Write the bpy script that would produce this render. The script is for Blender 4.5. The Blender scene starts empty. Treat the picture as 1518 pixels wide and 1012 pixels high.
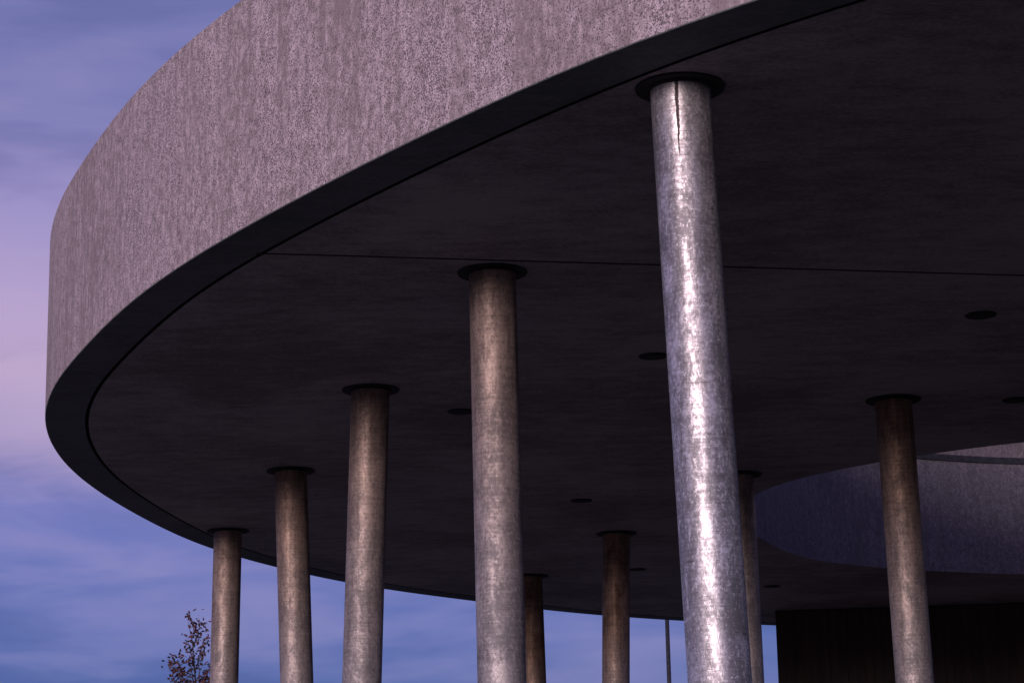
import bpy, bmesh, math, random
from mathutils import Vector, Matrix
random.seed(7)
scene=bpy.context.scene
col=scene.collection
def lin(c):
    return tuple(((v/255)/12.92 if v/255<=.04045 else ((v/255+.055)/1.055)**2.4) for v in c)+(1,)

# ------------------------------------------------------------ node helpers
class NT:
    def __init__(s,tree): s.t=tree; s.t.nodes.clear()
    def n(s,typ,**k):
        nd=s.t.nodes.new(typ)
        ins=k.pop('ins',{})
        for a,b in k.items(): setattr(nd,a,b)
        for a,b in ins.items():
            if isinstance(b,bpy.types.NodeSocket): s.t.links.new(b,nd.inputs[a])
            else: nd.inputs[a].default_value=b
        return nd
    def math(s,op,a,b=0.0,clamp=False):
        nd=s.n('ShaderNodeMath',operation=op,use_clamp=clamp,ins={0:a,1:b}); return nd.outputs[0]
    def ramp(s,fac,stops,interp='LINEAR'):
        nd=s.n('ShaderNodeValToRGB',ins={0:fac}); cr=nd.color_ramp; cr.interpolation=interp
        while len(cr.elements)>1: cr.elements.remove(cr.elements[-1])
        cr.elements[0].position=stops[0][0]; cr.elements[0].color=stops[0][1]
        for p,c in stops[1:]:
            e=cr.elements.new(p); e.color=c
        return nd.outputs[0]
    def g(s,fac,a,b): # scalar smooth ramp
        return s.n('ShaderNodeMapRange',interpolation_type='SMOOTHSTEP',ins={0:fac,1:a,2:b,3:0.0,4:1.0}).outputs[0]
    def mix(s,fac,a,b,mode='MIX'):
        nd=s.n('ShaderNodeMix',data_type='RGBA',blend_type=mode)
        for i,v in ((0,fac),(6,a),(7,b)):
            if isinstance(v,bpy.types.NodeSocket): s.t.links.new(v,nd.inputs[i])
            else: nd.inputs[i].default_value=v
        return nd.outputs[2]
    def coords(s,scale=(1,1,1),kind='Object'):
        tc=s.n('ShaderNodeTexCoord'); mp=s.n('ShaderNodeMapping',ins={0:tc.outputs[kind],3:scale}); return mp.outputs[0]
    def noise(s,vec,scale,detail=4,rough=.55,dist=0):
        return s.n('ShaderNodeTexNoise',ins={'Vector':vec,'Scale':scale,'Detail':detail,'Roughness':rough,'Distortion':dist}).outputs[0]
def mat(name):
    m=bpy.data.materials.new(name); m.use_nodes=True; n=NT(m.node_tree)
    b=n.n('ShaderNodeBsdfPrincipled'); o=n.n('ShaderNodeOutputMaterial'); n.t.links.new(b.outputs[0],o.inputs[0])
    return m,n,b
def L(n,a,b): n.t.links.new(a,b)

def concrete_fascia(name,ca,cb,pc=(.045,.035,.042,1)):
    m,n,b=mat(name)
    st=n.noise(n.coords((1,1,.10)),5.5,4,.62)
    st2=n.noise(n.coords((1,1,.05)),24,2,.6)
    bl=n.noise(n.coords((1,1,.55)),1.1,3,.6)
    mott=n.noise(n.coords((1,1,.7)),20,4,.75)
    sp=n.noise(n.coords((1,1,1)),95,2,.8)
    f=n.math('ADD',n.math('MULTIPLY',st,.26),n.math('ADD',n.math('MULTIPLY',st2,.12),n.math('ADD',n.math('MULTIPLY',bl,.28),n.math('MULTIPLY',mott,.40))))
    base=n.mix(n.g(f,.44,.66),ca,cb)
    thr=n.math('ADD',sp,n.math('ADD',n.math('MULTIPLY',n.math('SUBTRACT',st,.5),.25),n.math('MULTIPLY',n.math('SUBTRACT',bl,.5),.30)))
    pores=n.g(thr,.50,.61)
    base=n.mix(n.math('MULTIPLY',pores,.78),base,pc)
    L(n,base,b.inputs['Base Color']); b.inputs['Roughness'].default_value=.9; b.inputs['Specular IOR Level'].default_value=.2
    h=n.math('SUBTRACT',n.math('MULTIPLY',mott,.5),n.math('MULTIPLY',pores,.6))
    bp=n.n('ShaderNodeBump',ins={'Strength':.5,'Distance':.006,'Height':h}); L(n,bp.outputs[0],b.inputs['Normal'])
    return m
def soffit_mat(name,ca,cb,rough=.8):
    m,n,b=mat(name)
    a=n.noise(n.coords((.6,1.3,1)),6,4,.7)
    c=n.noise(n.coords((1,1,1)),.5,2,.6)
    d=n.noise(n.coords((.8,1.6,1)),38,2,.7)
    f=n.math('ADD',n.math('MULTIPLY',a,.32),n.math('ADD',n.math('MULTIPLY',c,.38),n.math('MULTIPLY',d,.32)))
    L(n,n.mix(n.g(f,.40,.62),ca,cb),b.inputs['Base Color'])
    b.inputs['Roughness'].default_value=rough; b.inputs['Specular IOR Level'].default_value=.3
    bp=n.n('ShaderNodeBump',ins={'Strength':.5,'Distance':.004,'Height':n.math('ADD',a,d)}); L(n,bp.outputs[0],b.inputs['Normal'])
    return m
def plain(name,c,rough=.7,metal=0,ns=20,amt=.35):
    m,n,b=mat(name)
    x=n.noise(n.coords(),ns,2,.6)
    d=tuple(v*(1-amt) for v in c[:3])+(1,); e=tuple(v*(1+amt) for v in c[:3])+(1,)
    L(n,n.mix(n.g(x,.35,.65),d,e),b.inputs['Base Color']); b.inputs['Roughness'].default_value=rough; b.inputs['Metallic'].default_value=metal
    return m

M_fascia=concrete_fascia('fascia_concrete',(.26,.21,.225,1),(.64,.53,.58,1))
M_inner=concrete_fascia('opening_concrete_shaded',(.10,.092,.11,1),(.22,.20,.235,1),(.05,.045,.055,1))  # fascia concrete with the opening's shade put into a darker, bluer colour
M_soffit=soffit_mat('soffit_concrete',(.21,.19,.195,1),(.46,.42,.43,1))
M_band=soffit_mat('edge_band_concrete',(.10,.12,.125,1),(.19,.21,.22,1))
M_groove=plain('shadow_gap',(.015,.015,.015,1),.95)
M_roof=plain('roof_membrane',(.12,.12,.12,1),.9)
M_collar=plain('blackened_collar_steel',(.010,.010,.011,1),.8,0)
M_flash=plain('flashing_metal',(.02,.02,.025,1),.6,.2)

def steel(name,painted_warmth,streak=False,seed=0.0):
    m,n,b=mat(name)
    tc=n.n('ShaderNodeTexCoord'); sx=n.n('ShaderNodeSeparateXYZ',ins={0:tc.outputs['Object']})
    def co(s): return n.n('ShaderNodeMapping',ins={0:tc.outputs['Object'],1:(seed*3.1,seed*1.7,seed),3:s}).outputs[0]
    blot=n.noise(co((1,1,.5)),8,5,.72,.6)
    vert=n.noise(co((1,1,.06)),24,2,.6)
    ring=n.noise(co((.3,.3,8)),9,3,.7)
    scr=n.noise(co((.35,.35,6)),30,2,.8,1.0)
    fine=n.noise(co((1,1,.8)),55,3,.75)
    f=n.math('ADD',n.math('MULTIPLY',blot,.46),n.math('ADD',n.math('MULTIPLY',vert,.20),n.math('ADD',n.math('MULTIPLY',ring,.18),n.math('MULTIPLY',fine,.24))))
    hi=(.58,.56,.59,1) if streak else (.46,.44,.46,1)
    base=n.mix(n.g(f,.44,.66),(.22,.215,.23,1),hi)
    base=n.mix(n.math('MULTIPLY',n.g(n.math('ADD',fine,n.math('MULTIPLY',blot,.5)),.78,.90),.65 if streak else .40),base,(.82,.80,.82,1) if streak else (.66,.63,.64,1))
    base=n.mix(n.math('MULTIPLY',n.g(scr,.62,.68),.7),base,(.07,.055,.055,1))
    # warm, shaded tops painted into the colour: patchy brown, stronger with height
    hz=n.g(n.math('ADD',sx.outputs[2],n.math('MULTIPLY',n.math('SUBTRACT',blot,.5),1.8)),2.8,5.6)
    pf=n.math('MULTIPLY',n.math('ADD',n.math('MULTIPLY',hz,.76),.24),painted_warmth,True)
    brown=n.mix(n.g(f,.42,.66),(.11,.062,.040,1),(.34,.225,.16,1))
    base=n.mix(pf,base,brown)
    rg=n.n('ShaderNodeMapRange',ins={0:f,1:.42,2:.66,3:.70 if not streak else .58,4:.54 if not streak else .37}).outputs[0]
    metal=.72 if streak else .62
    if streak:
        wob=n.math('MULTIPLY',n.math('SUBTRACT',n.noise(co((0,0,1)),11,3,.75),.5),.018)
        dx=n.math('ABSOLUTE',n.math('ADD',n.math('ADD',sx.outputs[0],.028),wob))
        taper=n.math('MULTIPLY',n.g(sx.outputs[2],5.15,5.5),.006)
        edge=n.math('SUBTRACT',n.math('ADD',n.math('ADD',taper,.001),n.math('MULTIPLY',n.math('SUBTRACT',fine,.42),.014)),dx)
        wid=n.g(edge,-.003,.002)
        zz=n.math('MULTIPLY',n.g(sx.outputs[2],5.17,5.22),n.math('LESS_THAN',sx.outputs[1],0.0))
        msk=n.math('MULTIPLY',n.math('MULTIPLY',wid,zz),.9)
        base=n.mix(msk,base,(.035,.020,.016,1))
        metal=n.math('MULTIPLY',n.math('SUBTRACT',1.0,msk),.72)
        rg=n.math('MAXIMUM',rg,n.math('MULTIPLY',msk,.95))
        L(n,metal,b.inputs['Metallic'])
    else: b.inputs['Metallic'].default_value=metal
    L(n,base,b.inputs['Base Color'])
    L(n,rg,b.inputs['Roughness'])
    hh=n.math('ADD',n.math('MULTIPLY',blot,.6),n.math('ADD',n.math('MULTIPLY',fine,.30),n.math('MULTIPLY',ring,.35)))
    bp=n.n('ShaderNodeBump',ins={'Strength':.6,'Distance':.006,'Height':hh}); L(n,bp.outputs[0],b.inputs['Normal'])
    return m

# ------------------------------------------------------------ geometry helpers
def mkobj(name,bm,mats,smooth=False,parent=None,loc=None):
    me=bpy.data.meshes.new(name); bm.to_mesh(me); bm.free()
    for m in mats: me.materials.append(m)
    if smooth:
        for p in me.polygons: p.use_smooth=True
    o=bpy.data.objects.new(name,me); col.objects.link(o)
    if parent: o.parent=parent
    if loc: o.location=loc
    return o
def empty(name,loc=(0,0,0)):
    o=bpy.data.objects.new(name,None); col.objects.link(o); o.location=loc; return o
def closed_spline(pts,n,center=None):
    P=[Vector((a,b,0)) for a,b in pts]; k=len(P); dense=[]
    for i in range(k):
        p0,p1,p2,p3=P[i-1],P[i],P[(i+1)%k],P[(i+2)%k]
        t0=0;t1=t0+(p1-p0).length**.5;t2=t1+(p2-p1).length**.5;t3=t2+(p3-p2).length**.5
        for j in range(24):
            t=t1+(t2-t1)*j/24
            A1=p0*((t1-t)/(t1-t0))+p1*((t-t0)/(t1-t0)); A2=p1*((t2-t)/(t2-t1))+p2*((t-t1)/(t2-t1)); A3=p2*((t3-t)/(t3-t2))+p3*((t-t2)/(t3-t2))
            B1=A1*((t2-t)/(t2-t0))+A2*((t-t0)/(t2-t0)); B2=A2*((t3-t)/(t3-t1))+A3*((t-t1)/(t3-t1))
            dense.append(B1*((t2-t)/(t2-t1))+B2*((t-t1)/(t2-t1)))
    def resample(D,n):
        seg=[(D[(i+1)%len(D)]-D[i]).length for i in range(len(D))]; tot=sum(seg); out=[]; i=0; acc=0
        for q in range(n):
            s=tot*q/n
            while acc+seg[i]<s: acc+=seg[i]; i+=1
            out.append(D[i].lerp(D[(i+1)%len(D)],(s-acc)/seg[i]))
        return out
    R=resample(dense,n)
    for _ in range(6):
        R=[(R[i-1]+R[i]*2+R[(i+1)%n])/4 for i in range(n)]
    return R
def radial(R,center,n):
    c=Vector((*center,0)); out=[]
    m=len(R)
    for k in range(n):
        t=-math.pi+2*math.pi*(k+.5)/n; d=Vector((math.cos(t),math.sin(t),0)); best=None
        for i in range(m):
            p=R[i]-c; q=R[(i+1)%m]-c; e=q-p
            den=d.x*e.y-d.y*e.x
            if abs(den)<1e-9: continue
            s=(p.x*e.y-p.y*e.x)/den; v=(p.x*d.y-p.y*d.x)/den
            if s>0 and -1e-6<=v<=1+1e-6: best=c+d*s; break
        out.append(best)
    return out
def offset(R,d):
    n=len(R); area=sum(R[i].x*R[(i+1)%n].y-R[(i+1)%n].x*R[i].y for i in range(n)); s=1 if area>0 else -1
    out=[]
    for i in range(n):
        t=(R[(i+1)%n]-R[i-1]).normalized(); nn=Vector((-t.y,t.x,0))*s
        out.append(R[i]+nn*d)
    return out
def loopverts(bm,R,z): return [bm.verts.new((p.x,p.y,z)) for p in R]
def strip(bm,a,b,mi,smooth=True):
    n=len(a)
    for i in range(n):
        f=bm.faces.new((a[i],a[(i+1)%n],b[(i+1)%n],b[i])); f.material_index=mi; f.smooth=smooth
def annulus(bm,outer_v,inner_v,mi,rings=10):
    prev=outer_v; n=len(outer_v)
    for k in range(1,rings+1):
        cur=inner_v if k==rings else [bm.verts.new(outer_v[i].co.lerp(inner_v[i].co,k/rings)) for i in range(n)]
        strip(bm,prev,cur,mi,False); prev=cur
def sharp_by_angle(o,deg=35):
    me=o.data
    bm=bmesh.new(); bm.from_mesh(me); bmesh.ops.recalc_face_normals(bm,faces=bm.faces)
    for e in bm.edges:
        if len(e.link_faces)==2 and e.calc_face_angle(0)>math.radians(deg): e.smooth=False
    bm.to_mesh(me); bm.free()
def cyl(bm,p0,p1,r0,r1,seg=32,caps=True,mi=0,smooth=True):
    p0=Vector(p0);p1=Vector(p1); d=(p1-p0).normalized(); a=d.orthogonal().normalized(); b=d.cross(a)
    A=[];B=[]
    for i in range(seg):
        t=2*math.pi*i/seg; v=a*math.cos(t)+b*math.sin(t)
        A.append(bm.verts.new(p0+v*r0)); B.append(bm.verts.new(p1+v*r1))
    for i in range(seg):
        f=bm.faces.new((A[i],A[(i+1)%seg],B[(i+1)%seg],B[i])); f.material_index=mi; f.smooth=smooth
    if caps:
        f=bm.faces.new(A[::-1]); f.material_index=mi; f=bm.faces.new(B); f.material_index=mi
def box(bm,c,s,mi=0):
    r=bmesh.ops.create_cube(bm,size=1,matrix=Matrix.Translation(c)@Matrix.Diagonal((*s,1)))
    for v in r['verts']:
        for f in v.link_faces: f.material_index=mi

ZS=5.6; FH=1.5; ZT=ZS+FH
outer=[(1.14,9.88),(.49,10.51),(-.18,11.33),(-.97,12.40),(-1.43,13.08),(-1.93,13.85),(-2.53,14.93),(-3.18,16.43),(-3.60,17.53),(-3.88,18.53),(-4.07,19.65),(-4.16,21.26),(-3.98,23.60),(-3.52,26.11),(-2.65,28.36),(-1.73,29.95),(-.62,31.31),(.80,32.91),(2.49,34.17),(4.6,35.3),(7.6,36.3),(11.2,36.3),(15.2,34.6),(19,31),(21.8,26),(22.3,20),(20.5,14),(16.8,9.6),(12.3,7.1),(8.6,6.5),(5.6,7.1),(3.6,8.1),(2.2,9.02)]
inner=[(2.44,23.33),(2.62,22.71),(2.92,22.18),(3.41,21.63),(3.95,21.15),(4.68,20.70),(6.3,20.15),(8.6,20.3),(11,22),(12.3,25),(12,27.5),(10.6,29.1),(8.5,29.85),(6.59,29.72),(5.20,29.18),(4.35,28.66),(3.55,27.88),(2.72,25.9),(2.45,24.6)]
CEN=(7.3,25.0); NN=360
RO=radial(closed_spline(outer,300),CEN,NN); RI=radial(closed_spline(inner,200),CEN,NN)

bm=bmesh.new()
ot=loopverts(bm,RO,ZT); ob0=loopverts(bm,RO,ZS+.005); ob=loopverts(bm,offset(RO,.005),ZS)
g1=loopverts(bm,offset(RO,.33),ZS); g1u=loopverts(bm,offset(RO,.33),ZS+.05); g2u=loopverts(bm,offset(RO,.36),ZS+.05); g2=loopverts(bm,offset(RO,.36),ZS)
ib=loopverts(bm,RI,ZS); it=loopverts(bm,RI,ZT)
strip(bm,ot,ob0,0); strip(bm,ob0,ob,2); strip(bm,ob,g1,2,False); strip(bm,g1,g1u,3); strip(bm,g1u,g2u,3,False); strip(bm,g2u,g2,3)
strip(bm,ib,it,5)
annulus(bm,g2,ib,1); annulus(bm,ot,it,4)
canopy=mkobj('concrete_canopy',bm,[M_fascia,M_soffit,M_band,M_groove,M_roof,M_inner])
sharp_by_angle(canopy,30)

def joint(a,b,w=.014):
    bm=bmesh.new(); a=Vector((*a,0));b=Vector((*b,0)); d=(b-a).normalized(); q=Vector((-d.y,d.x,0))*w/2
    z=ZS-.003
    vs=[bm.verts.new((p.x,p.y,z)) for p in (a-q,b-q,b+q,a+q)]; vs2=[bm.verts.new((v.co.x,v.co.y,ZS+.01)) for v in vs]
    bm.faces.new(vs)
    for i in range(4): bm.faces.new((vs[i],vs[(i+1)%4],vs2[(i+1)%4],vs2[i]))
    o=mkobj('soffit_joint',bm,[M_groove]); o.parent=canopy
joint((-1.60,13.92),(20.2,17.85),.022)
# flashing on opening
bm=bmesh.new()
a=loopverts(bm,offset(RI,.025),ZT-.05); b=loopverts(bm,offset(RI,.025),ZT+.03); c=loopverts(bm,offset(RI,-.2),ZT+.03); d=loopverts(bm,offset(RI,.003),ZT-.05)
strip(bm,d,a,0); strip(bm,a,b,0); strip(bm,b,c,0)
fl=mkobj('opening_flashing',bm,[M_flash]); sharp_by_angle(fl); fl.parent=canopy
# rooftop upstand wall around the opening, set back
bm=bmesh.new()
A=offset(RI,-.5);B=offset(RI,-.75)
a=loopverts(bm,A,ZT+.004); b=loopverts(bm,A,ZT+.75); c=loopverts(bm,B,ZT+.75); d=loopverts(bm,B,ZT+.004)
strip(bm,a,b,0); strip(bm,b,c,0); strip(bm,c,d,0)
up=mkobj('rooftop_upstand_wall',bm,[concrete_fascia('upstand_concrete',(.10,.085,.10,1),(.21,.18,.20,1))]); sharp_by_angle(up)

# ------------------------------------------------------------ columns
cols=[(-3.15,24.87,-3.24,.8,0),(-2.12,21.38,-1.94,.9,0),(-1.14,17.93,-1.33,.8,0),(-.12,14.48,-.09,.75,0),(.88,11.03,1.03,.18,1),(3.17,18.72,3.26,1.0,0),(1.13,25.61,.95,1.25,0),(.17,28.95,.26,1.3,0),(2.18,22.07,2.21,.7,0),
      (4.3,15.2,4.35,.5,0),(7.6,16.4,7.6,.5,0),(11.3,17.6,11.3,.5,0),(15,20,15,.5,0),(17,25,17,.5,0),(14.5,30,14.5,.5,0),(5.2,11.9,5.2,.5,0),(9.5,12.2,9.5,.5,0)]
RC=.1535
for i,(x,y,xb,warmth,st) in enumerate(cols):
    e=empty('steel_column',(x,y,0))
    bm=bmesh.new(); off=xb-x
    seg=64; rings=12; prev=None
    for k in range(rings+1):
        z=.02+(ZS-.03)*k/rings; cx=off*(1-z/ZS)
        ring=[bm.verts.new((cx+RC*math.cos(2*math.pi*j/seg),RC*math.sin(2*math.pi*j/seg),z)) for j in range(seg)]
        if prev:
            for j in range(seg):
                f=bm.faces.new((prev[j],prev[(j+1)%seg],ring[(j+1)%seg],ring[j])); f.smooth=True
        prev=ring
    mkobj('shaft',bm,[steel('galvanized_steel_%d'%i,warmth,bool(st),i*2.37)],parent=e)
    bm=bmesh.new()
    cyl(bm,(0,0,ZS-.004),(0,0,ZS-.012),.230,.227,48)
    cyl(bm,(0,0,ZS-.0125),(0,0,ZS-.022),.172,.167,48)
    mkobj('ceiling_collar',bm,[M_collar],parent=e)
    bm=bmesh.new(); cyl(bm,(off,0,.012),(off,0,.034),.26,.26,40)
    for k in range(6):
        t=k*math.pi/3; cyl(bm,(off+.215*math.cos(t),.215*math.sin(t),.0345),(off+.215*math.cos(t),.215*math.sin(t),.059),.018,.018,6,smooth=False)
    mkobj('base_plate',bm,[M_collar],parent=e)

# ------------------------------------------------------------ recessed downlights (unlit)
M_lens=plain('dark_lens',(.008,.008,.009,1),.8)
for x,y in [(3.35,15.88),(1.07,16.95),(-.44,18.83),(.68,23.36),(4.21,18.81),(3.39,30.39),(1.51,28.53),(6.5,14.0),(9,17)]:
    e=empty('recessed_downlight',(x,y,ZS))
    bm=bmesh.new(); cyl(bm,(0,0,-.003),(0,0,-.010),.112,.108,36)
    mkobj('trim_ring',bm,[M_collar],parent=e)
    bm=bmesh.new(); cyl(bm,(0,0,-.0105),(0,0,-.013),.078,.074,36)
    mkobj('lens',bm,[M_lens],parent=e)

# ------------------------------------------------------------ dark timber clad building under the canopy
m,n,b=mat('dark_timber_cladding')
g=n.noise(n.coords((1,1,.06)),9,3,.6)
L(n,n.mix(n.g(g,.35,.65),(.026,.015,.012,1),(.045,.024,.017,1)),b.inputs['Base Color']); b.inputs['Roughness'].default_value=.75
M_timber=m
bld=empty('timber_clad_pavilion',(0,0,0))
bm=bmesh.new()
P=[(3.72,33.1),(14,32.0),(14.2,34.3),(4.0,34.6)]
lo=[bm.verts.new((x,y,.012)) for x,y in P]; hi=[bm.verts.new((x,y,ZS-.004)) for x,y in P]
for i in range(4): bm.faces.new((lo[i],lo[(i+1)%4],hi[(i+1)%4],hi[i]))
bm.faces.new(hi); mkobj('walls',bm,[plain('wall_backing',(.02,.014,.012,1),.9)],parent=bld)
bm=bmesh.new(); a=Vector((3.72,33.1,0)); bb=Vector((14,32,0)); d=(bb-a); Ln=d.length; d.normalize(); q=Vector((d.y,-d.x,0))
k=0; s=.0
rot=Matrix.Rotation(math.atan2(d.y,d.x),4,'Z')
while s<Ln-.1:
    w=.125; door = 5.2<s<7.0
    z0=2.4 if door else .05
    c=a+d*(s+w/2)+q*(.014+.001*((k*7)%3))
    r=bmesh.ops.create_cube(bm,size=1,matrix=Matrix.Translation((c.x,c.y,(z0+ZS-.02)/2))@rot@Matrix.Diagonal((w-.004,.024,ZS-.02-z0,1)))
    s+=w; k+=1
mkobj('cladding_boards',bm,[M_timber],parent=bld)
bm=bmesh.new(); c=a+d*6.15+q*.02
for ddx in (-.46,.46):
    cc=c+d*ddx; bmesh.ops.create_cube(bm,size=1,matrix=Matrix.Translation((cc.x,cc.y,1.2))@rot@Matrix.Diagonal((.88,.03,2.3,1)))
mkobj('doors',bm,[M_collar],parent=bld)

# ------------------------------------------------------------ ground
m,n,b=mat('ground_gravel')
g=n.noise(n.coords(),3,3,.7)
L(n,n.mix(n.g(g,.35,.65),(.07,.063,.055,1),(.15,.135,.12,1)),b.inputs['Base Color']); b.inputs['Roughness'].default_value=.95
bm=bmesh.new(); vs=[bm.verts.new((x,y,0)) for x,y in ((-1500,-1500),(1500,-1500),(1500,1500),(-1500,1500))]; bm.faces.new(vs)
mkobj('ground',bm,[m])
m,n,b=mat('paving_slabs')
br=n.n('ShaderNodeTexBrick',ins={'Vector':n.coords(),'Color1':(.095,.086,.08,1),'Color2':(.12,.11,.10,1),'Mortar':(.03,.028,.026,1),'Scale':1.0,'Mortar Size':.012,'Brick Width':1.2,'Row Height':.6})
L(n,n.mix(n.noise(n.coords(),6,2,.6),br.outputs[0],(.06,.056,.053,1)),b.inputs['Base Color']); b.inputs['Roughness'].default_value=.8
bm=bmesh.new(); PV=offset(RO,-2.0); v=loopverts(bm,PV,.004); bm.faces.new(v); bmesh.ops.recalc_face_normals(bm,faces=bm.faces)
mkobj('paving',bm,[m])
# unseen dark sheet added under the right half to cut bounce onto the soffit
bm=bmesh.new(); vs=[bm.verts.new((x,y,.008)) for x,y in ((1.9,-80),(60,-80),(60,31.2),(6,31.2),(2.9,27),(1.9,20))]; bm.faces.new(vs)
mkobj('added_dark_sheet',bm,[plain('added_dark_ground',(.022,.022,.024,1),.9,0,30,.4)])
bm=bmesh.new(); box(bm,(1.82,-30,.064),(.15,99.9,.128)); mkobj('kerb',bm,[plain('kerb_concrete',(.14,.13,.13,1),.85)])

# ------------------------------------------------------------ street lamp far behind
e=empty('street_lamp',(2.93,45,0))
M_pole=plain('painted_pole',(.03,.03,.035,1),.5,.3)
bm=bmesh.new(); cyl(bm,(0,0,0),(0,0,8.1),.055,.038,16); cyl(bm,(0,0,0),(0,0,.9),.085,.085,16); mkobj('pole',bm,[M_pole],parent=e)
bm=bmesh.new(); cyl(bm,(0,0,8.05),(.7,0,8.25),.03,.025,12); box(bm,(.95,0,8.26),(.6,.22,.07)); mkobj('lamp_head',bm,[M_pole],parent=e)

# ------------------------------------------------------------ tree
def tree(loc,H,seed):
    rnd=random.Random(seed); e=empty('autumn_tree',loc)
    bm=bmesh.new(); tips=[]
    def limb(p,d,l,r,depth):
        segs=5; q=Vector(p); dd=Vector(d).normalized()
        for s in range(segs):
            nd=(dd+Vector((rnd.uniform(-.16,.16),rnd.uniform(-.16,.16),rnd.uniform(.0,.2)))).normalized()
            q2=q+nd*l/segs; ra=r*(1-.75*s/segs); rb=r*(1-.75*(s+1)/segs)
            cyl(bm,q,q2,ra,rb,6,False)
            if depth>0 and s>=1:
                for _ in range(1):
                    az=rnd.uniform(0,6.28); side=Vector((math.cos(az),math.sin(az),rnd.uniform(.5,1.1)))
                    limb(q2,(nd*.6+side*.5),l*rnd.uniform(.3,.45),rb*.6,depth-1)
            if depth<=1: tips.append((q2.copy(),depth))
            q=q2; dd=nd
    q=Vector((0,0,0)); N=14
    for s in range(N):
        z1=H*(s+1)/N
        q2=Vector((math.sin(s*1.3)*.04,math.cos(s*.9)*.04,z1)); cyl(bm,q,q2,.08*(1-.92*s/N),.08*(1-.92*(s+1)/N),10,False)
        if s>=4:
            for _ in range(3):
                az=rnd.uniform(0,6.28); L_=(1-(s-3)/(N-2))*1.35+.28
                limb(q2,(math.cos(az),math.sin(az),1.9),L_*rnd.uniform(.7,1.1),.026*(1-.6*s/N),2 if s<11 else 1)
        q=q2
    mkobj('trunk_and_branches',bm,[plain('bark',(.04,.03,.028,1),.9)],parent=e)
    bm=bmesh.new()
    for p,dp in tips:
        for _ in range(rnd.choice((0,0,1,1,2,3))):
            c=p+Vector([rnd.gauss(0,.05) for _ in range(3)]); s=rnd.uniform(.028,.05)
            a=Vector([rnd.gauss(0,1) for _ in range(3)]).normalized(); b2=a.orthogonal().normalized()
            ax=a*s; bx=b2*s*.6; mi=rnd.choice((0,0,1,1,2))
            f=bm.faces.new([bm.verts.new(c-ax),bm.verts.new(c+bx),bm.verts.new(c+ax),bm.verts.new(c-bx)]); f.material_index=mi
    mkobj('leaves',bm,[plain('leaf_russet',(.085,.025,.022,1),.8),plain('leaf_brown',(.045,.02,.02,1),.8),plain('leaf_orange',(.12,.045,.03,1),.8)],parent=e)
tree((-5.62,40,0),6.0,3)

# ------------------------------------------------------------ world
SUN_EL=math.radians(7); sd=Vector((-.36,-.93,0)).normalized()*math.cos(SUN_EL)+Vector((0,0,math.sin(SUN_EL)))
w=bpy.data.worlds.new('World'); scene.world=w; w.use_nodes=True
n=NT(w.node_tree)
tc=n.n('ShaderNodeTexCoord'); D=tc.outputs['Generated']; sx=n.n('ShaderNodeSeparateXYZ',ins={0:D}); z=sx.outputs[2]
mp=n.n('ShaderNodeMapping',ins={0:D,1:(2.3,.7,.4),3:(1,1,5.0)}).outputs[0]
c1=n.noise(mp,2.8,4,.55,.4); c2=n.noise(n.n('ShaderNodeMapping',ins={0:D,1:(5.1,1.2,3.3),3:(1,1,4.5)}).outputs[0],8,4,.52,.3)
zz=n.math('ADD',z,n.math('ADD',n.math('MULTIPLY',n.math('SUBTRACT',c1,.5),.06),n.math('MULTIPLY',n.math('SUBTRACT',c2,.5),.045)))
S=lambda *c: lin(c)
sky=n.ramp(zz,[(0,S(66,92,156)),(.085,S(66,93,162)),(.125,S(88,105,176)),(.165,S(114,118,186)),(.188,S(160,145,192)),(.225,S(188,164,200)),(.265,S(180,158,202)),(.295,S(154,142,196)),(.33,S(120,120,178)),(.44,S(98,104,164)),(1,S(50,64,118))])
cl=n.g(n.math('ADD',n.math('MULTIPLY',c1,.4),n.math('MULTIPLY',c2,.6)),.44,.68)
sky=n.mix(n.math('MULTIPLY',cl,.30),sky,S(178,162,204))
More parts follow.
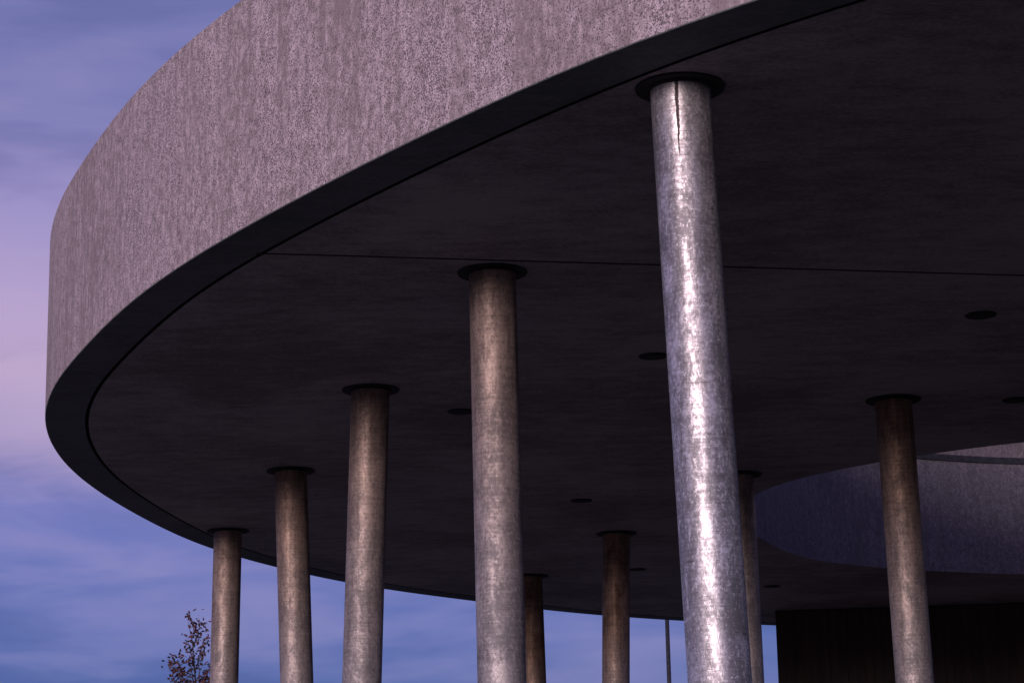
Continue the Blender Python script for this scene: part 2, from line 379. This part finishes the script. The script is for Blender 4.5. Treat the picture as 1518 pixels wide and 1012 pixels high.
sky=n.mix(n.math('MULTIPLY',n.g(c2,.54,.34),.32),sky,S(82,88,146))
dot=n.n('ShaderNodeVectorMath',operation='DOT_PRODUCT',ins={0:D,1:sd}).outputs['Value']
glow=n.math('POWER',n.math('MAXIMUM',dot,0.0),8.0)
gm=n.n('ShaderNodeMix',data_type='RGBA',blend_type='ADD'); gm.inputs[7].default_value=(.72,.50,.50,1)
L(n,glow,gm.inputs[0]); L(n,sky,gm.inputs[6])
bg=n.n('ShaderNodeBackground',ins={0:gm.outputs[2],1:1.0})
ns=n.n('ShaderNodeTexSky',sky_type='NISHITA'); ns.sun_disc=False; ns.sun_elevation=SUN_EL; ns.sun_rotation=math.atan2(sd.x,sd.y)
bg2=n.n('ShaderNodeBackground',ins={0:ns.outputs[0],1:.006})
ad=n.n('ShaderNodeAddShader'); L(n,bg.outputs[0],ad.inputs[0]); L(n,bg2.outputs[0],ad.inputs[1])
o=n.n('ShaderNodeOutputWorld'); L(n,ad.outputs[0],o.inputs[0])
try:
    w.cycles.sampling_method='MANUAL'; w.cycles.sample_map_resolution=256
except Exception: pass

sl=bpy.data.lights.new('sun','SUN'); sl.energy=2.25; sl.angle=math.radians(11); sl.color=(1,.81,.82)
so=bpy.data.objects.new('sun',sl); col.objects.link(so); so.rotation_euler=(-sd).to_track_quat('-Z','Y').to_euler(); so.location=(-10,-20,12)

# ------------------------------------------------------------ camera
cam=bpy.data.cameras.new('camera'); co=bpy.data.objects.new('camera',cam); col.objects.link(co); scene.camera=co
cam.sensor_width=36; cam.lens=36*3400/1518; cam.clip_end=5000
th=math.atan(829/3400); ro=-.02
f=Vector((0,math.cos(th),math.sin(th))); r=Vector((1,0,0)); u=Vector((0,-math.sin(th),math.cos(th)))
R=math.cos(ro)*r+math.sin(ro)*u; U=-math.sin(ro)*r+math.cos(ro)*u
mw=Matrix((R,U,-f)).transposed().to_4x4(); mw.translation=Vector((0,0,1.6)); co.matrix_world=mw
scene.view_settings.view_transform='Standard'; scene.view_settings.look='None'; scene.view_settings.exposure=0
